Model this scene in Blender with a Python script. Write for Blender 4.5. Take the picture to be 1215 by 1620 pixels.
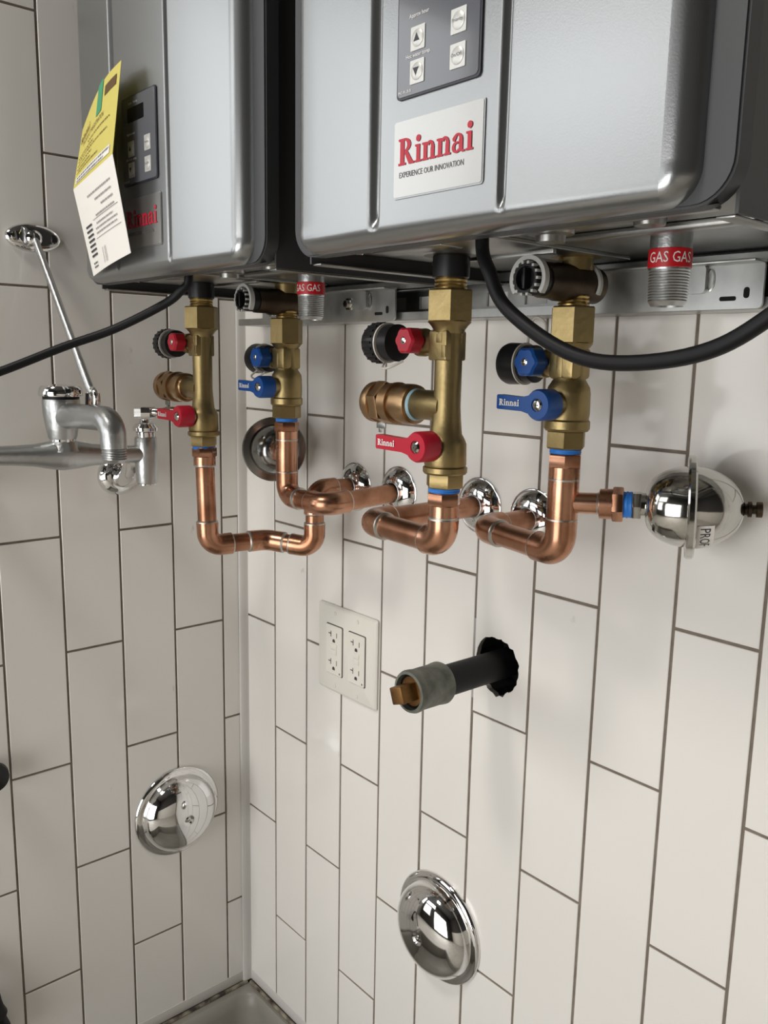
import bpy, bmesh, math, random
from mathutils import Vector, Matrix
random.seed(7)
for o in list(bpy.data.objects): bpy.data.objects.remove(o)
S = bpy.context.scene
COL = S.collection
V = Vector

# ------------------------------------------------------------------ camera
CAM = V((1.08387, -0.67191, 0.26856)); FPX = 1358.22
_y, _p, _r = -0.85330, -0.17525, 0.018875
fwd = V((math.sin(_y)*math.cos(_p), math.cos(_y)*math.cos(_p), math.sin(_p)))
rt0 = V((math.cos(_y), -math.sin(_y), 0)); up0 = rt0.cross(fwd)
rt = rt0*math.cos(_r) + up0*math.sin(_r); up = -rt0*math.sin(_r) + up0*math.cos(_r)
cd = bpy.data.cameras.new('camera'); cam = bpy.data.objects.new('camera', cd); COL.objects.link(cam)
cd.sensor_fit = 'HORIZONTAL'; cd.sensor_width = 36; cd.lens = 36*FPX/1215; cd.clip_start = 0.01
cam.matrix_world = Matrix(((rt.x, up.x, -fwd.x, CAM.x), (rt.y, up.y, -fwd.y, CAM.y), (rt.z, up.z, -fwd.z, CAM.z), (0, 0, 0, 1)))
S.camera = cam
def at(px, py, **k):
    v = fwd + rt*((px-607.5)/FPX) - up*((py-810)/FPX)
    (a, c), = k.items(); i = 'xyz'.index(a)
    return CAM + v*((c-CAM[i])/v[i])

# ------------------------------------------------------------------ light
W = bpy.data.worlds.new('sky'); S.world = W; W.use_nodes = True
W.node_tree.nodes['Background'].inputs[0].default_value = (0.86, 0.93, 1.0, 1)
W.node_tree.nodes['Background'].inputs[1].default_value = 1.0
def area(name, loc, target, sx, sy, power, col):
    l = bpy.data.lights.new(name, 'AREA'); l.shape = 'RECTANGLE'; l.size = sx; l.size_y = sy; l.energy = power; l.color = col
    o = bpy.data.objects.new(name, l); COL.objects.link(o); o.location = loc
    o.rotation_euler = (V(target)-V(loc)).to_track_quat('-Z', 'Y').to_euler(); return o
area('window_daylight', (0.75, -2.58, -0.06), (0.75, 0, -0.06), 1.50, 1.56, 33, (1.0, 0.98, 0.95))
area('clerestory_daylight', (-0.62, -2.58, 1.25), (-0.62, 0, 1.25), 1.30, 0.70, 6.0, (1.0, 0.98, 0.95))
area('side_daylight', (-1.38, -1.85, 0.95), (0, -1.85, 0.95), 1.30, 1.20, 7.2, (1.0, 0.98, 0.95))
area('low_daylight', (-0.78, -2.58, 0.30), (-0.78, 0, 0.30), 0.80, 1.00, 6.0, (1.0, 0.98, 0.95))
area('ceiling_lamp_light', (0.28, -1.35, 1.63), (0.28, -1.35, 0), 0.30, 0.40, 18, (1.0, 0.95, 0.88))
S.view_settings.view_transform = 'Standard'; S.view_settings.look = 'None'
S.view_settings.gamma = 1; S.view_settings.use_curve_mapping = False; S.view_settings.exposure = 0.0

# ------------------------------------------------------------------ materials
def srgb(r, g, b):
    f = lambda c: (c/12.92 if c <= .04045 else ((c+.055)/1.055)**2.4)
    return tuple(f(c/255) for c in (r, g, b)) + (1,)
def mat(name, col, rough=.5, metal=0., noise=0., nscale=20., col2=None, bump=0., bscale=60., coat=0., emit=None, es=0., stretch=None, rnoise=0., alpha=None, world=False, spec=None):
    m = bpy.data.materials.new(name); m.use_nodes = True; N = m.node_tree.nodes; L = m.node_tree.links
    b = N['Principled BSDF']; b.inputs['Base Color'].default_value = col
    b.inputs['Roughness'].default_value = rough; b.inputs['Metallic'].default_value = metal
    if coat: b.inputs['Coat Weight'].default_value = coat; b.inputs['Coat Roughness'].default_value = .05
    tc = N.new('ShaderNodeTexCoord'); src = N.new('ShaderNodeNewGeometry').outputs['Position'] if world else tc.outputs['Object']
    if stretch:
        mp = N.new('ShaderNodeMapping'); mp.inputs['Scale'].default_value = stretch; L.new(src, mp.inputs[0]); src = mp.outputs[0]
    if col2:
        n = N.new('ShaderNodeTexNoise'); n.inputs['Scale'].default_value = nscale; n.inputs['Detail'].default_value = 5
        r = N.new('ShaderNodeValToRGB'); r.color_ramp.elements[0].position = .5-noise; r.color_ramp.elements[1].position = .5+noise
        r.color_ramp.elements[0].color = col; r.color_ramp.elements[1].color = col2
        L.new(src, n.inputs[0]); L.new(n.outputs[0], r.inputs[0]); L.new(r.outputs[0], b.inputs['Base Color'])
        if rnoise:
            mr = N.new('ShaderNodeMapRange'); mr.inputs[3].default_value = rough-rnoise; mr.inputs[4].default_value = rough+rnoise
            L.new(n.outputs[0], mr.inputs[0]); L.new(mr.outputs[0], b.inputs['Roughness'])
    if bump:
        n2 = N.new('ShaderNodeTexNoise'); n2.inputs['Scale'].default_value = bscale; n2.inputs['Detail'].default_value = 3
        bp = N.new('ShaderNodeBump'); bp.inputs['Strength'].default_value = bump; bp.inputs['Distance'].default_value = .002
        L.new(src, n2.inputs[0]); L.new(n2.outputs[0], bp.inputs['Height']); L.new(bp.outputs[0], b.inputs['Normal'])
    if world:                                   # scattered scuff marks on the glaze
        n3 = N.new('ShaderNodeTexNoise'); n3.inputs['Scale'].default_value = 38; n3.inputs['Detail'].default_value = 4
        mp3 = N.new('ShaderNodeMapping'); mp3.inputs['Scale'].default_value = (1, 1, .45); L.new(src, mp3.inputs[0]); L.new(mp3.outputs[0], n3.inputs[0])
        r3 = N.new('ShaderNodeValToRGB'); r3.color_ramp.elements[0].position = .715; r3.color_ramp.elements[1].position = .77
        r3.color_ramp.elements[0].color = col; r3.color_ramp.elements[1].color = tuple(c*.72 for c in col[:3])+(1,)
        L.new(n3.outputs[0], r3.inputs[0]); L.new(r3.outputs[0], b.inputs['Base Color'])
    if spec is not None: b.inputs['Specular IOR Level'].default_value = spec
    if emit: b.inputs['Emission Color'].default_value = emit; b.inputs['Emission Strength'].default_value = es
    return m
M = dict(
 tile=mat('white_glazed_tile', (.80, .775, .735, 1), .12, bump=.24, bscale=15, world=True),
 grout=mat('dark_grout', srgb(132, 122, 110), .9, noise=.25, nscale=60, col2=srgb(104, 94, 84)),
 caulk=mat('white_caulk', (.62, .60, .57, 1), .45, bump=.2, bscale=80),
 stain=mat('stained_caulk', srgb(150, 142, 125), .7, noise=.12, nscale=55, col2=srgb(52, 44, 36)),
 sink=mat('sink_composite', (.30, .285, .25, 1), .4, noise=.3, nscale=12, col2=(.24, .23, .20, 1)),
 silver=mat('silver_lacquer', (.35, .36, .363, 1), .28, .92, bump=.03, bscale=900),
 flange=mat('flange_grey', (.048, .05, .052, 1), .5, .1),
 darkcase=mat('case_grey', (.07, .07, .072, 1), .45, .3),
 galv=mat('galvanized', (.42, .43, .42, 1), .38, 1., noise=.2, nscale=45, col2=(.55, .56, .55, 1), rnoise=.12),
 zinc=mat('zinc_base', (.40, .40, .38, 1), .34, 1., noise=.25, nscale=14, col2=(.24, .24, .23, 1), bump=.4, bscale=25),
 chrome=mat('chrome', (.78, .78, .78, 1), .06, 1.),
 rough_chrome=mat('rough_chrome', (.50, .51, .51, 1), .36, 1., bump=.25, bscale=160),
 steel=mat('polished_steel', (.58, .57, .54, 1), .10, 1., bump=.05, bscale=60),
 darksteel=mat('dark_steel', (.32, .32, .31, 1), .18, 1.),
 brass=mat('cast_brass', srgb(166, 148, 106), .42, 1., noise=.3, nscale=40, col2=srgb(140, 122, 82), bump=.12, bscale=220),
 brass_new=mat('machined_brass', srgb(190, 162, 104), .28, 1.),
 bronze=mat('bronze', srgb(186, 156, 118), .34, 1., noise=.25, nscale=30, col2=srgb(146, 114, 82), rnoise=.08),
 darkbronze=mat('dark_bronze', srgb(92, 80, 66), .40, 1., noise=.2, nscale=30, col2=srgb(60, 52, 44)),
 copper=mat('copper', srgb(204, 152, 124), .29, 1., noise=.22, nscale=30, col2=srgb(142, 98, 72), rnoise=.08, bump=.04, bscale=120),
 copper_fit=mat('copper_fitting', srgb(212, 162, 134), .27, 1., noise=.2, nscale=26, col2=srgb(154, 106, 78), rnoise=.06),
 solder=mat('solder', (.56, .53, .48, 1), .35, 1.),
 red=mat('red_plastic', srgb(176, 22, 46), .38), blue=mat('blue_plastic', srgb(16, 72, 142), .38),
 bluetape=mat('blue_thread_sealant', srgb(44, 124, 214), .5, bump=.5, bscale=120),
 sealant2=mat('pale_sealant', srgb(150, 186, 200), .5, bump=.5, bscale=120), clip=mat('clip_grey', srgb(178, 178, 174), .4),
 white=mat('white_plastic', srgb(226, 226, 220), .4), plate=mat('outlet_white', srgb(224, 221, 212), .32),
 clear=mat('clear_strap', srgb(190, 186, 178), .25),
 black=mat('black_plastic', (.009, .009, .010, 1), .38, spec=.35), rubber=mat('black_rubber', (.005, .005, .006, 1), .5, spec=.25),
 iron=mat('black_iron', (.005, .005, .006, 1), .55, spec=.3, bump=.15, bscale=90),
 coupling=mat('grey_iron', srgb(128, 130, 120), .55, .3, noise=.2, nscale=60, col2=srgb(84, 86, 78), bump=.5, bscale=110),
 rust=mat('rusty_brass', srgb(150, 112, 66), .5, .8, noise=.2, nscale=40, col2=srgb(88, 58, 34), bump=.5, bscale=90),
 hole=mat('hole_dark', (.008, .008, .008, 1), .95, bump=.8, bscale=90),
 redtape=mat('red_tape', srgb(186, 14, 28), .4), textwhite=mat('white_ink', srgb(232, 228, 226), .5),
 panel=mat('panel_grey', srgb(96, 98, 104), .12, coat=.6), panel_edge=mat('panel_edge', (.02, .02, .03, 1), .3),
 display=mat('display_black', (.006, .006, .008, 1), .1),
 button=mat('silver_button', srgb(206, 206, 202), .35, .35), ink=mat('dark_ink', (.04, .04, .045, 1), .6),
 paleink=mat('pale_ink', srgb(150, 148, 148), .6), greyink=mat('grey_ink', srgb(88, 86, 88), .6), logored=mat('logo_red', srgb(178, 18, 44), .4),
 logo=mat('logo_plate', srgb(176, 175, 172), .26, .9, coat=.4),
 yellow=mat('yellow_card', srgb(204, 192, 100), .6), paper=mat('white_card', srgb(232, 228, 222), .6),
 green=mat('green_tape', srgb(64, 150, 110), .4), brownink=mat('brown_ink', srgb(92, 66, 34), .6),
 wallpaint=mat('room_paint', srgb(138, 134, 128), .8), darkpaint=mat('dark_room_paint', srgb(52, 49, 46), .8),
 floor=mat('concrete_floor', srgb(205, 200, 190), .6, noise=.2, nscale=4, col2=srgb(188, 182, 172)),
 ceiling=mat('ceiling_grey', srgb(84, 82, 80), .9), bounce_pale=mat('pale_bounce_panel', srgb(212, 206, 196), .7), frame=mat('window_frame', srgb(200, 198, 192), .5),
 lamp=mat('lamp_diffuser', (1, 1, 1, 1), .5, emit=(1, .95, .88, 1), es=4.0),
)

# ------------------------------------------------------------------ mesh helpers
def basis(d):
    d = V(d).normalized(); a = V((0, 0, 1)) if abs(d.z) < .9 else V((1, 0, 0))
    u = a.cross(d).normalized(); return u, d.cross(u).normalized(), d
class MB:
    def __init__(s): s.v = []; s.f = []
    def add(s, vs, fs):
        n = len(s.v); s.v += [V(p) for p in vs]; s.f += [tuple(i+n for i in f) for f in fs]; return s
    def lathe(s, p, d, prof, seg=32, rot=0., cap=True):
        u, w, d = basis(d); p = V(p); vs = []; fs = []
        for r, h in prof:
            for k in range(seg):
                a = 2*math.pi*k/seg + rot
                vs.append(p + d*h + (u*math.cos(a) + w*math.sin(a))*r)
        for j in range(len(prof)-1):
            for k in range(seg):
                k2 = (k+1) % seg; fs.append((j*seg+k, j*seg+k2, (j+1)*seg+k2, (j+1)*seg+k))
        if cap:
            fs.append(tuple(reversed(range(seg)))); n = (len(prof)-1)*seg; fs.append(tuple(range(n, n+seg)))
        return s.add(vs, fs)
    def tube(s, pts, r, seg=20, cap=True):
        pts = [V(p) for p in pts]; n = len(pts); rs = r if isinstance(r, (list, tuple)) else [r]*n
        T = [(pts[min(i+1, n-1)]-pts[max(i-1, 0)]).normalized() for i in range(n)]
        u = basis(T[0])[0]; vs = []; fs = []
        for i in range(n):
            if i: u = (u - T[i]*u.dot(T[i])).normalized()
            w = T[i].cross(u)
            for k in range(seg):
                a = 2*math.pi*k/seg; vs.append(pts[i] + (u*math.cos(a)+w*math.sin(a))*rs[i])
        for j in range(n-1):
            for k in range(seg):
                k2 = (k+1) % seg; fs.append((j*seg+k, j*seg+k2, (j+1)*seg+k2, (j+1)*seg+k))
        if cap: fs.append(tuple(reversed(range(seg)))); fs.append(tuple(range((n-1)*seg, n*seg)))
        return s.add(vs, fs)
    def box(s, lo, hi, bev=0., rot=None, piv=None):
        bm = bmesh.new(); bmesh.ops.create_cube(bm, size=1)
        c = (V(lo)+V(hi))/2; sz = V(hi)-V(lo)
        for v in bm.verts: v.co = V((v.co.x*sz.x, v.co.y*sz.y, v.co.z*sz.z))
        if bev: bmesh.ops.bevel(bm, geom=list(bm.edges), offset=bev, segments=2, profile=.5, affect='EDGES')
        vs = []
        for v in bm.verts:
            q = v.co + c
            if rot is not None: q = rot @ (q-V(piv)) + V(piv)
            vs.append(q)
        bm.verts.index_update(); fs = [tuple(v.index for v in f.verts) for f in bm.faces]; bm.free()
        return s.add(vs, fs)
    def poly(s, pts2, o, ex, ey, depth=0.):       # flat outline in the plane o + x*ex + y*ey, extruded by depth along ex x ey
        ex = V(ex); ey = V(ey); nz = ex.cross(ey).normalized(); o = V(o); n = len(pts2)
        vs = [o+ex*x+ey*y+nz*depth for x, y in pts2]
        if not depth: return s.add(vs, [tuple(range(n))])
        vs += [o+ex*x+ey*y for x, y in pts2]
        return s.add(vs, [tuple(range(n)), tuple(range(2*n-1, n-1, -1))] + [(i, i+n, (i+1) % n+n, (i+1) % n) for i in range(n)])
def org(p):
    q = V((0, 0, 0))
    while p is not None: q += p.location; p = p.parent
    return q
def obj(name, mb, m, parent=None, sharp=35, loc=None):
    o0 = org(parent) if parent else (V(loc) if loc is not None else V((0, 0, 0)))
    me = bpy.data.meshes.new(name); me.from_pydata([tuple(p-o0) for p in mb.v], [], mb.f)
    bm = bmesh.new(); bm.from_mesh(me); bmesh.ops.recalc_face_normals(bm, faces=bm.faces); bm.to_mesh(me); bm.free()
    me.polygons.foreach_set('use_smooth', [True]*len(me.polygons)); me.set_sharp_from_angle(angle=math.radians(sharp))
    me.materials.append(M[m]); o = bpy.data.objects.new(name, me); COL.objects.link(o)
    if parent: o.parent = parent
    elif loc is not None: o.location = loc
    return o
def tag(o, label, cat, group=None, kind=None):
    o['label'] = label; o['category'] = cat
    if group: o['group'] = group
    if kind: o['kind'] = kind
    return o
def thing(name, loc, label, cat, group=None):
    o = bpy.data.objects.new(name, None); COL.objects.link(o); o.location = loc; o.empty_display_size = .02
    return tag(o, label, cat, group)
def rrect(x0, x1, z0, z1, r, n=6):
    out = []
    for cx, cz, a0 in ((x1-r, z1-r, 0), (x0+r, z1-r, 90), (x0+r, z0+r, 180), (x1-r, z0+r, 270)):
        for k in range(n+1):
            a = math.radians(a0+90*k/n); out.append((cx+r*math.cos(a), cz+r*math.sin(a)))
    return out
def ell(cx, cy, rx, ry, n=20, a0=0, a1=360):
    return [(cx+rx*math.cos(math.radians(a0+(a1-a0)*k/n)), cy+ry*math.sin(math.radians(a0+(a1-a0)*k/n))) for k in range(n + (0 if a1-a0 == 360 else 1))]
def text_polys(body, size, align='LEFT', sx=1.0):
    c = bpy.data.curves.new('t', 'FONT'); c.body = body; c.size = size; c.align_x = align; c.resolution_u = 2
    o = bpy.data.objects.new('t', c); COL.objects.link(o)
    bpy.context.view_layer.update()
    me = bpy.data.meshes.new_from_object(o.evaluated_get(bpy.context.evaluated_depsgraph_get()))
    r = ([(v.co.x*sx, v.co.y) for v in me.vertices], [tuple(p.vertices) for p in me.polygons])
    bpy.data.objects.remove(o); bpy.data.curves.remove(c); bpy.data.meshes.remove(me); return r
def text(name, body, size, o, ex, ey, m, parent, align='LEFT', sx=1.0, off=.0002, fn=None):
    vs, fs = text_polys(body, size, align, sx); mb = MB(); o = V(o); ex = V(ex).normalized(); ey = V(ey).normalized(); nz = ex.cross(ey)
    mb.add([fn(x, y) if fn else o+ex*x+ey*y+nz*off for x, y in vs], fs)
    return obj(name, mb, m, parent)
# serif wordmark drawn from outlines (unit: cap height 1)
def arcband(cx, cy, rxo, ryo, rxi, ryi, a0, a1, n=12):
    return [q for q in ell(cx, cy, rxo, ryo, n, a0, a1)] + [q for q in reversed(ell(cx, cy, rxi, ryi, n, a0, a1))]
def wordmark():
    P = []; R = lambda x0, x1, y0, y1: P.append([(x0, y0), (x1, y0), (x1, y1), (x0, y1)])
    x = 0
    R(.10, .34, 0, 1); R(0, .44, 0, .09); R(0, .36, .91, 1); P.append(arcband(.36, .74, .36, .26, .14, .17, -90, 90))
    P.append([(.34, .48), (.54, .50), (.84, .09), (.92, .09), (.92, 0), (.62, 0)]); x = .98
    def i_(x): R(x+.06, x+.26, 0, .66); R(x-.02, x+.34, 0, .08); R(x-.02, x+.2, .58, .66); P.append(ell(x+.16, .88, .13, .13, 14))
    def n_(x):
        R(x+.06, x+.26, 0, .66); R(x-.02, x+.33, 0, .08); R(x-.02, x+.2, .58, .66); R(x+.46, x+.66, 0, .44); R(x+.39, x+.74, 0, .08)
        P.append(arcband(x+.42, .42, .24, .27, .06, .17, 0, 150))
    i_(x); n_(x+.40); n_(x+1.2); xa = x+2.0
    P.append(arcband(xa+.24, .2, .24, .21, .08, .12, 60, 330)); R(xa+.36, xa+.56, .04, .48); P.append(arcband(xa+.30, .44, .26, .25, .08, .17, 0, 160))
    P.append(ell(xa+.11, .5, .09, .09, 10)); R(xa+.5, xa+.66, 0, .08); i_(xa+.74)
    return P, xa+.74+.34
WM, WMW = wordmark()
def logo(name, o, ex, ey, width, m, parent, off=.0003):
    mb = MB(); s = width/WMW; ex = V(ex).normalized(); ey = V(ey).normalized(); nz = ex.cross(ey)
    for k, p in enumerate(WM): mb.poly([(a*s, b*s) for a, b in p], V(o)+nz*(off*(1+.02*k)), ex, ey)
    return obj(name, mb, m, parent)
X_, Y_, Z_ = V((1, 0, 0)), V((0, 1, 0)), V((0, 0, 1))

# ------------------------------------------------------------------ room shell
TW, TH, GR = .0784, .31075, .0031
XR0, YL0 = .0771, .0401
ZB, ZT = -.735, 1.15
def plane(name, quads, m, label, cat='wall'):
    mb = MB()
    for q in quads: mb.add(q, [tuple(range(len(q)))])
    return tag(obj(name, mb, m, sharp=180), label, cat, kind='structure')
RX, RY, RZ0, RZ1 = 2.5, -2.6, -.95, 1.7
HX0, HX1, HZ0, HZ1 = .458, .546, -.100, -.008
gy = .0013
def lq(y0, y1, z0, z1, x): return [(x, y0, z0), (x, y1, z0), (x, y1, z1), (x, y0, z1)]
def rq(x0, x1, z0, z1, y): return [(x0, y, z0), (x1, y, z0), (x1, y, z1), (x0, y, z1)]
wall_r = plane('wall_right', [rq(-.01, HX0, RZ0, RZ1, gy), rq(HX1, RX, RZ0, RZ1, gy), rq(HX0, HX1, RZ0, HZ0, gy), rq(HX0, HX1, HZ1, RZ1, gy)], 'grout',
   'white glazed tile wall in vertical running bond behind the water heaters')
WE, XA = -.5135, -1.4
wall_l = plane('wall_left', [[(-gy, .01, RZ0), (-gy, WE, RZ0), (-gy, WE, RZ1), (-gy, .01, RZ1)]], 'grout', 'shaded white tile wall carrying the sink faucet')
TM = {}
def tile_mesh(w, h):
    k = (round(w, 4), round(h, 4))
    if k not in TM:
        b = .0006; d = .0005; t = .006
        mb = MB(); L = [(0, 0), (w, 0), (w, h), (0, h)]; I = [(b, b), (w-b, b), (w-b, h-b), (b, h-b)]
        vs = [(x, t, z) for x, z in L] + [(x, d, z) for x, z in L] + [(x, 0, z) for x, z in I]
        fs = [(8, 9, 10, 11)] + [(4+i, 4+(i+1) % 4, 8+(i+1) % 4, 8+i) for i in range(4)] + [(i, (i+1) % 4, 4+(i+1) % 4, 4+i) for i in range(4)]
        me = bpy.data.meshes.new('tile'); me.from_pydata(vs, [], fs)
        bm = bmesh.new(); bm.from_mesh(me); bmesh.ops.recalc_face_normals(bm, faces=bm.faces); bm.to_mesh(me); bm.free()
        me.materials.append(M['tile']); TM[k] = me
    return TM[k]
def tile(w, h, par, loc, rz):
    o = bpy.data.objects.new('tile', tile_mesh(w, h)); COL.objects.link(o); o.parent = par; o.location = loc
    o.rotation_euler = (random.gauss(0, .0009), 0, rz+random.gauss(0, .0035)); return o
ZJ = {'R': (-.1151, -.2702), 'L': (-.2735, -.1177)}
def cuts(Wk, c):
    z0 = ZJ[Wk][c % 2]; zs = [z0+k*TH for k in range(-4, 8)]; zs = [z for z in zs if ZB+.012 < z < ZT-.012]
    zs = [ZB-GR/2] + zs + [ZT+GR/2]; return list(zip(zs[:-1], zs[1:]))
HOLE_TILE = None
for c in range(0, 20):
    x0 = .0046 if c == 0 else XR0+(c-1)*TW+GR/2; x1 = XR0+c*TW-GR/2
    for z0, z1 in cuts('R', c):
        z0 += GR/2; z1 -= GR/2
        if c == 6 and z0 < -.05 < z1: HOLE_TILE = (x0, x1, z0, z1); continue
        tile(x1-x0, z1-z0, wall_r, (x0, 0, z0), 0)
for c in range(0, 7):
    y0 = .013 if c == 0 else YL0+(c-1)*TW+GR/2; y1 = YL0+c*TW-GR/2
    for z0, z1 in cuts('L', c):
        z0 += GR/2; z1 -= GR/2
        tile(y1-y0, z1-z0, wall_l, (0, -y1, z0), math.pi/2)
# the tile with the broken hole
x0, x1, z0, z1 = HOLE_TILE; hc = (.5035, -.053); n = 44; mb = MB(); ring = []; ringb = []; outer = []
angs = sorted([2*math.pi*k/n for k in range(n)] + [math.atan2(z-hc[1], x-hc[0]) % (2*math.pi) for x in (x0, x1) for z in (z0, z1)])
for a in angs:
    r = .0305 + random.uniform(-.0016, .0016)
    if .62*math.pi < a < .98*math.pi: r += .002
    if 1.35*math.pi < a < 1.6*math.pi: r += random.uniform(.001, .003)
    ca, sa = math.cos(a), math.sin(a); ring.append((hc[0]+r*ca, 0, hc[1]+r*sa)); ringb.append((hc[0]+(r+.001)*ca, .0075, hc[1]+(r+.001)*sa))
    t = min([(x1-hc[0])/ca if ca > 1e-9 else 9, (x0-hc[0])/ca if ca < -1e-9 else 9, (z1-hc[1])/sa if sa > 1e-9 else 9, (z0-hc[1])/sa if sa < -1e-9 else 9])
    outer.append((hc[0]+t*ca, 0, hc[1]+t*sa))
k = len(angs); mb.add(ring+outer+ringb+[(p[0], .006, p[2]) for p in outer],
   [(i, (i+1) % k, k+(i+1) % k, k+i) for i in range(k)] + [(i, 2*k+i, 2*k+(i+1) % k, (i+1) % k) for i in range(k)] + [(k+i, k+(i+1) % k, 3*k+(i+1) % k, 3*k+i) for i in range(k)])
o = obj('tile', mb, 'tile', wall_r); o['label'] = 'tile with a ragged round hole for the black pipe'
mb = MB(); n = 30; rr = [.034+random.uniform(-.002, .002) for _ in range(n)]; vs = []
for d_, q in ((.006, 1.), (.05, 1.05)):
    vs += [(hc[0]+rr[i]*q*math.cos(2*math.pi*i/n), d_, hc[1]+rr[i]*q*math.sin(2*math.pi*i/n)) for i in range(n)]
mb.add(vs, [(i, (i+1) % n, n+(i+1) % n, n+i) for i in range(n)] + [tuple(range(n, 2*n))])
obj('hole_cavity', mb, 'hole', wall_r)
# corner bead, sealant strips
mb = MB(); pts = []
for k in range(9):
    a = math.radians(90*k/8); pts.append((.0046+.0085*(1-math.sin(a))*.55, -.013+.013*(1-math.cos(a))*0 + .0))
prof = [(0.0, -.0135)] + [(.0007, -.0132)] + [(.0008+.0042*(math.sin(math.radians(a))), -.0128*(math.cos(math.radians(a)))-.0006) for a in range(10, 90, 10)] + [(.0052, -.0006), (.0056, .0)]
mb.add([(x, y, ZB) for x, y in prof] + [(x, y, ZT) for x, y in prof], [(i, i+1, len(prof)+i+1, len(prof)+i) for i in range(len(prof)-1)])
tag(obj('trim_1', mb, 'caulk', sharp=60), 'white caulk bead running down the inside corner of the two tile walls', 'trim', kind='structure')
mb = MB().box((.004, -.0004, ZB), (1.5, .004, ZB+.017), .0002)
tag(obj('trim_2', mb, 'caulk'), 'smeared white sealant strip along the bottom of the right tile wall', 'trim', kind='structure')
mb = MB().box((-.002, -.51, ZB), (.0004, -.004, ZB+.017), .0002)
tag(obj('trim_3', mb, 'caulk'), 'smeared white sealant strip along the bottom of the left tile wall', 'trim', kind='structure')
# the rest of the room, behind the camera
def fq(x0, x1, y0, y1, z): return [(x0, y0, z), (x1, y0, z), (x1, y1, z), (x0, y1, z)]
plane('floor', [fq(-.01, RX, .01, WE, RZ0), fq(XA, RX, WE, RY, RZ0)], 'floor', 'pale concrete floor of the utility room', 'floor')
plane('ceiling', [fq(-.01, RX, .01, WE, RZ1), fq(XA, RX, WE, RY, RZ1)], 'ceiling', 'grey ceiling above the heaters', 'ceiling')
ZW = .05
plane('wall_side', [lq(.01, RY, ZW, RZ1, RX)], 'darkpaint', 'dark painted side wall facing the faucet wall')
plane('trim_bounce', [lq(.01, RY, RZ0, ZW, RX-.012)], 'bounce_pale', 'unseen pale panel added on the lower side wall to bounce light', 'trim')  # added out of view: pale reflector bouncing light onto the faucet wall
plane('wall_alcove', [rq(XA, -gy, RZ0, RZ1, WE)], 'wallpaint', 'painted return wall beyond the faucet wall')
wx0, wx1, wz0, wz1 = 0., 1.50, -.84, .72
lx0, lx1, lz0 = -1.18, -.38, -.20
sy0, sy1, sz0, sz1 = -1.20, -2.50, .35, 1.55
cx0, cx1, cz0, cz1 = -1.27, .03, .90, 1.60
plane('wall_far', [lq(WE, sy0, RZ0, RZ1, XA), lq(sy1, RY, RZ0, RZ1, XA), lq(sy0, sy1, RZ0, sz0, XA), lq(sy0, sy1, sz1, RZ1, XA)], 'wallpaint', 'painted end wall of the alcove')
plane('wall_rear', [rq(XA, lx0, RZ0, wz1, RY), rq(lx1, wx0, RZ0, wz1, RY), rq(lx0, lx1, RZ0, lz0, RY), rq(wx1, RX, RZ0, wz1, RY), rq(wx0, wx1, RZ0, wz0, RY), rq(XA, RX, wz1, cz0, RY), rq(XA, RX, cz1, RZ1, RY), rq(XA, cx0, cz0, cz1, RY), rq(cx1, RX, cz0, cz1, RY)], 'darkpaint', 'dark painted wall around the window behind the viewer')
w1 = bpy.data.objects.new('window_1', None); COL.objects.link(w1); w1.location = (wx0, RY, wz0); tag(w1, 'tall window that lets daylight onto the heaters', 'window', kind='structure')
for x0, x1, z0, z1 in ((wx0, wx0+.05, wz0, wz1), (wx1-.05, wx1, wz0, wz1), (wx0, wx1, wz0, wz0+.05), (wx0, wx1, wz1-.05, wz1), (wx0, wx1, .10, .14), (.73, .77, wz0, wz1)):
    obj('window_frame', MB().box((x0, RY-.04, z0), (x1, RY+.045, z1), .004), 'frame', w1)
w2 = bpy.data.objects.new('window_2', None); COL.objects.link(w2); w2.location = (cx0, RY, cz0); tag(w2, 'low clerestory window near the ceiling behind the viewer', 'window', kind='structure')
for x0, x1, z0, z1 in ((cx0, cx0+.05, cz0, cz1), (cx1-.05, cx1, cz0, cz1), (cx0, cx1, cz0, cz0+.05), (cx0, cx1, cz1-.05, cz1)):
    obj('window_frame', MB().box((x0, RY-.04, z0), (x1, RY+.045, z1), .004), 'frame', w2)
w4 = bpy.data.objects.new('window_4', None); COL.objects.link(w4); w4.location = (lx0, RY, lz0); tag(w4, 'small window beside the tall one behind the viewer', 'window', kind='structure')
for x0, x1, z0, z1 in ((lx0, lx0+.05, lz0, .72), (lx1-.05, lx1, lz0, .72), (lx0, lx1, lz0, lz0+.05), (lx0, lx1, .67, .72)):
    obj('window_frame', MB().box((x0, RY-.04, z0), (x1, RY+.045, z1), .004), 'frame', w4)
w3 = bpy.data.objects.new('window_3', None); COL.objects.link(w3); w3.location = (XA, sy0, sz0); tag(w3, 'wide side window at the end of the alcove', 'window', kind='structure')
for y0, y1, z0, z1 in ((sy0-.05, sy0, sz0, sz1), (sy1, sy1+.05, sz0, sz1), (sy1, sy0, sz0, sz0+.05), (sy1, sy0, sz1-.05, sz1)):
    obj('window_frame', MB().box((XA-.04, y0, z0), (XA+.045, y1, z1), .004), 'frame', w3)
cl = thing('ceiling_light', (.28, -1.35, RZ1), 'square white ceiling light fixture behind the viewer', 'ceiling light')
obj('fixture_body', MB().box((.08, -1.60, 1.64), (.48, -1.10, RZ1), .005), 'frame', cl)

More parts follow.
